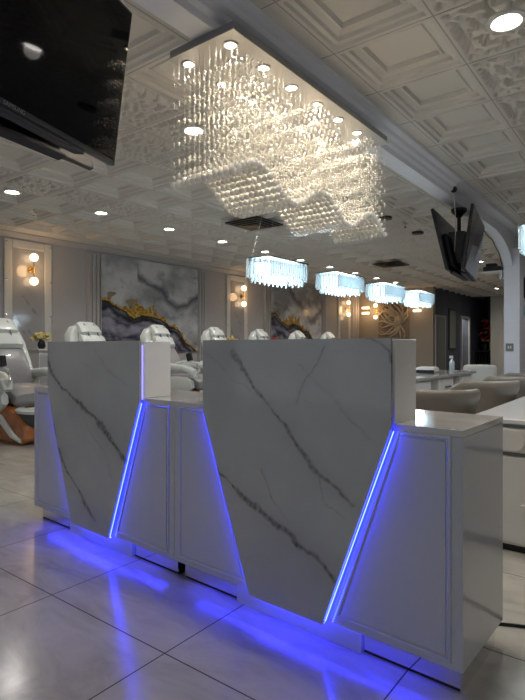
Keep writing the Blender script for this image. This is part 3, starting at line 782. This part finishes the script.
# ---------------------------------------------------------------- beige tub chairs
def tub_chair():
    t = empty('tub_chair', (0,0,0))
    def top(a): return .81-.17*max(0,(abs(a)-1.0)/1.05)**1.3
    n = 40; rs = []
    for i in range(n+1):
        a = -2.05+4.1*i/n; zt = top(a); ring = []
        prof_out = [(.245,.36),(.265,.5),(.295,zt-.12),(.325,zt-.05),(.33,zt-.02),(.318,zt),(.295,zt+.004),(.272,zt-.012),(.262,zt-.05),(.24,zt-.14),(.215,.5),(.20,.38)]
        for r, z in prof_out:
            e = 1 if 0 < i < n else .99
            ring.append((r*math.sin(a), -r*math.cos(a), z))
        rs.append(ring)
    MB().rings(rs).build('backrest', M['beige'], t, ang=60)
    MB().lathe([(0,.34),(.21,.34),(.23,.37),(.23,.45),(.2,.475),(0,.48)], n=24).build('seat', M['beige'], t)
    MB().lathe([(0,.30),(.24,.30),(.245,.36),(0,.36)], n=24).build('seat_frame', M['chrome'], t)
    MB().cyl((0,0,.03),(0,0,.31),.03,n=14).build('pedestal', M['chrome'], t)
    MB().lathe([(0,0),(.22,0),(.22,.012),(.05,.035),(0,.035)], n=28).build('base_disc', M['chrome'], t)
    return t
tc = tub_chair()
TL = ['beige tub chair directly behind the right desk unit, nearest of the row','beige tub chair second in the row behind the desk','beige tub chair third in the row, before the white column',
      'beige tub chair fourth in the row, cut by right picture edge','beige tub chair beyond the white drawer counter']
p0 = None
for i, (x,y,rz) in enumerate(((-1.145,3.28,.75),(-1.12,4.27,.75),(-1.12,5.0,.75),(-1.12,5.7,.75),(-2.95,8.0,.5))):
    o = tc if i == 0 else copy_tree(tc)
    o.location = (x,y,0); o.rotation_euler.z = rz; o.scale = (.82,.82,1 if i < 4 else .88); tag(o, label=TL[i], cat='chair', group='beige tub chairs')
# ---------------------------------------------------------------- manicure counter under the arch
t = empty('manicure_counter', (-2.25,5.7,0), label='long white manicure counter with drawer units running under the beam', cat='counter')
MB().box(-.32,.32,-1.5,1.4,.72,.75).build('countertop', M['ctop'], t, bevel=.004)
MB().box(-.31,-.29,-1.5,1.38,.05,.72).build('back_panel', M['greyg'], t)  # dark grey colour puts shade into the kneeholes
for y0 in (-1.4,-.65,.08,.84):
    MB().box(-.28,.28,y0,y0+.48,.06,.72).build('drawer_unit', M['riser'], t, bevel=.003)
    for k, (z0,z1) in enumerate(((.52,.70),(.30,.50),(.08,.28))):
        d = MB().box(.28,.295,y0+.025,y0+.455,z0,z1).build('drawer', M['riser'], t, bevel=.003)
        MB().tube([(.295,y0+.17,(z0+z1)/2),(.315,y0+.18,(z0+z1)/2),(.315,y0+.30,(z0+z1)/2),(.295,y0+.31,(z0+z1)/2)], .009, 6).build('handle', M['black'], d)
t = empty('nail_lamp', (-2.25,6.2,.75), .2, label='low white nail lamp box on the far end of the counter', cat='nail lamp')
MB().box(-.12,.12,-.16,.16,.0,.07).build('casing', M['whitew'], t, bevel=.03)
MB().box(-.1,.1,-.162,-.155,.005,.04).build('opening', M['black'], t)
t = empty('spray_bottle', (-2.1,6.65,.75), label='slim clear spray bottle standing on the counter end', cat='bottle')
MB().lathe([(0,0),(.03,0),(.032,.02),(.032,.12),(.014,.15),(.014,.17),(0,.17)], n=14).build('body', M['clear'], t)
MB().box(-.03,.012,-.01,.01,.17,.2).build('nozzle', M['whitew'], t)
t = empty('white_sofa', (-2.5,9.45,0), .3, label='low white cushioned bench beyond the counter by the column', cat='bench')
MB().box(-.28,.28,-.3,.3,.08,.42).build('seat', M['whitew'], t, bevel=.05)
MB().box(-.28,.28,.2,.34,.42,.74).build('backrest', M['whitew'], t, bevel=.06)
for sx in (-.24,.24):
    for sy in (-.25,.25): MB().cyl((sx,sy,0),(sx,sy,.09),.02,n=10).build('leg', M['black'], t)

# ---------------------------------------------------------------- right-hand nail table
t = empty('nail_table', (-.84,2.95,0), label='white nail table with drawers cut by the right picture edge', cat='nail table')
MB().box(0,1.5,0,1.9,.665,.69).build('tabletop', mat('nail_table_top',(.66,.66,.66),.15), t, bevel=.004)
MB().box(.05,1.45,.03,1.85,.0,.035).build('toe_base', M['blackm'], t)
MB().box(.03,1.47,.02,1.87,.035,.645).build('body', M['whitew'], t, bevel=.003)
MB().box(.03,1.47,.024,1.86,.645,.665).build('shadow_gap', M['greyg'], t)
for x0 in (.05,.53,1.0):
    d = MB().box(x0,x0+.45,.005,.02,.52,.64).build('drawer', M['whitew'], t, bevel=.003)
    MB().cyl((x0+.17,.004,.58),(x0+.17,-.008,.58),.055,n=28).build('round_grille', M['whitew'], d)
    MB().box(x0,x0+.45,.012,.021,.5,.515).build('groove', M['greyg'], t)
    d = MB().box(x0,x0+.45,.005,.02,.05,.495).build('door', M['whitew'], t, bevel=.003)
    MB().cyl((x0+.22,.004,.24),(x0+.22,-.02,.24),.02,n=16).build('knob', M['whitew'], d)
t = empty('tablet', (.05,3.35,.69), .2, label='thin dark tablet lying on the nail table at right edge', cat='tablet')
MB().box(-.13,.13,-.09,.09,0,.008).build('casing', M['black'], t, bevel=.003)
MB().box(-.12,.12,-.08,.08,.008,.009).build('screen', M['screen'], t, smooth=False)

# ---------------------------------------------------------------- corridor
def cdoor(y0, y1, name):
    t = empty(name, (XC,(y0+y1)/2,0)); tag(t, kind='structure'); w = (y1-y0)/2
    MB().box(0,.035,-w+.05,w-.05,.01,1.97).build('door_leaf', M['door'], t, bevel=.004)
    b = MB(); b.box(0,.05,-w,-w+.05,0,2.03).box(0,.05,w-.05,w,0,2.03).box(0,.05,-w+.05,w-.05,1.98,2.03); b.build('door_frame', M['wall'], t, bevel=.004)
    b = MB(); b.box(.035,.045,-w+.15,w-.15,1.1,1.85).box(.035,.045,-w+.15,w-.15,.15,.95); b.build('raised_panel', M['door'], t, bevel=.006)
    MB().cyl((.035,-w+.12,1.0),(.09,-w+.12,1.0),.025,n=12).build('door_handle', M['chrome'], t)
cdoor(16.05, 17.0, 'door_1')
b = MB(); b.box(-.02,.05,18.6,18.7,0,2.12).box(-.02,.05,19.55,19.65,0,2.12).box(-.02,.05,18.7,19.55,2.05,2.12)
for v in b.bm.verts: v.co.x += XC
struct('door_2', b, M['wall'])
t = empty('wall_mirror', (XC,17.75,.95), label='tall narrow mirror on the dark corridor wall between two doorways', cat='mirror')
MB().box(0,.03,-.38,.38,0,1.35).build('frame', M['black'], t, bevel=.004)
MB().box(.03,.034,-.33,.33,.05,1.3).build('glass', M['glassy'], t, smooth=False)
t = empty('console_table', (-5.27,20.6,0), label='dark console table in the corridor alcove under the red flowers', cat='table')
MB().box(-.3,.3,-.25,.25,.85,.9).build('top', M['black'], t, bevel=.004)
for sx in (-.26,.26):
    for sy in (-.2,.2): MB().box(sx-.03,sx+.03,sy-.03,sy+.03,0,.85).build('leg', M['black'], t)
MB().box(-.28,.28,-.2,.2,.4,.44).build('shelf', M['black'], t)
for k in range(5):
    t = empty('wine_bottle', (-5.5+.11*k,20.6,.445), label='dark bottle lying in line on the lower shelf of console table', cat='bottle', group='dark bottles on the console shelf')
    MB().lathe([(0,0),(.035,0),(.035,.2),(.013,.26),(.013,.31),(0,.31)], n=12).build('body', M['black'], t)
    MB().cyl((0,0,.29),(0,0,.33),.015,n=10).build('cap', M['red'], t)
t = empty('red_flower_arrangement', (-5.28,20.6,.9), label='tall red flower and ribbon arrangement at the end of the corridor', cat='flower arrangement')
MB().lathe([(0,0),(.09,0),(.13,.12),(.1,.26),(0,.26)], n=16).build('vase', M['black'], t)
r = random.Random(4)
for k in range(38):
    a = r.uniform(0,2*PI); z = r.uniform(.3,1.15); q = r.uniform(.03,.25)*(1.1-.5*z)
    MB().ball((q*math.cos(a)*1.1,q*math.sin(a)*.6,z),r.uniform(.045,.075),(1,1,.75),1).build('bloom', M['red'] if k%6 else M['yellow'], t)
t = empty('pillar_candle', (-5.04,20.45,.9), label='white pillar candle right of the red flower arrangement', cat='candle')
MB().cyl((0,0,0),(0,0,.32),.05,n=18).build('wax', M['whitew'], t, bevel=.006)
MB().cyl((0,0,.32),(0,0,.34),.003,n=6).build('wick', M['black'], t)

# ---------------------------------------------------------------- world, camera
w = bpy.data.worlds.new('world'); bpy.context.scene.world = w; w.use_nodes = True
w.node_tree.nodes['Background'].inputs[0].default_value = (.86,.92,1,1); w.node_tree.nodes['Background'].inputs[1].default_value = .42
cam = bpy.data.cameras.new('camera'); co = bpy.data.objects.new('camera', cam); COL.objects.link(co)
cam.sensor_fit = 'HORIZONTAL'; cam.sensor_width = 36; cam.lens = 36*527/525; cam.shift_y = -4/525; cam.clip_start = .02
co.location = (0,0,EYE); co.rotation_euler = (PI/2,0,TH)
sc = bpy.context.scene; sc.camera = co
sc.view_settings.view_transform = 'Standard'; sc.view_settings.look = 'None'; sc.view_settings.gamma = 1; sc.view_settings.exposure = .55
sc.view_settings.use_curve_mapping = False
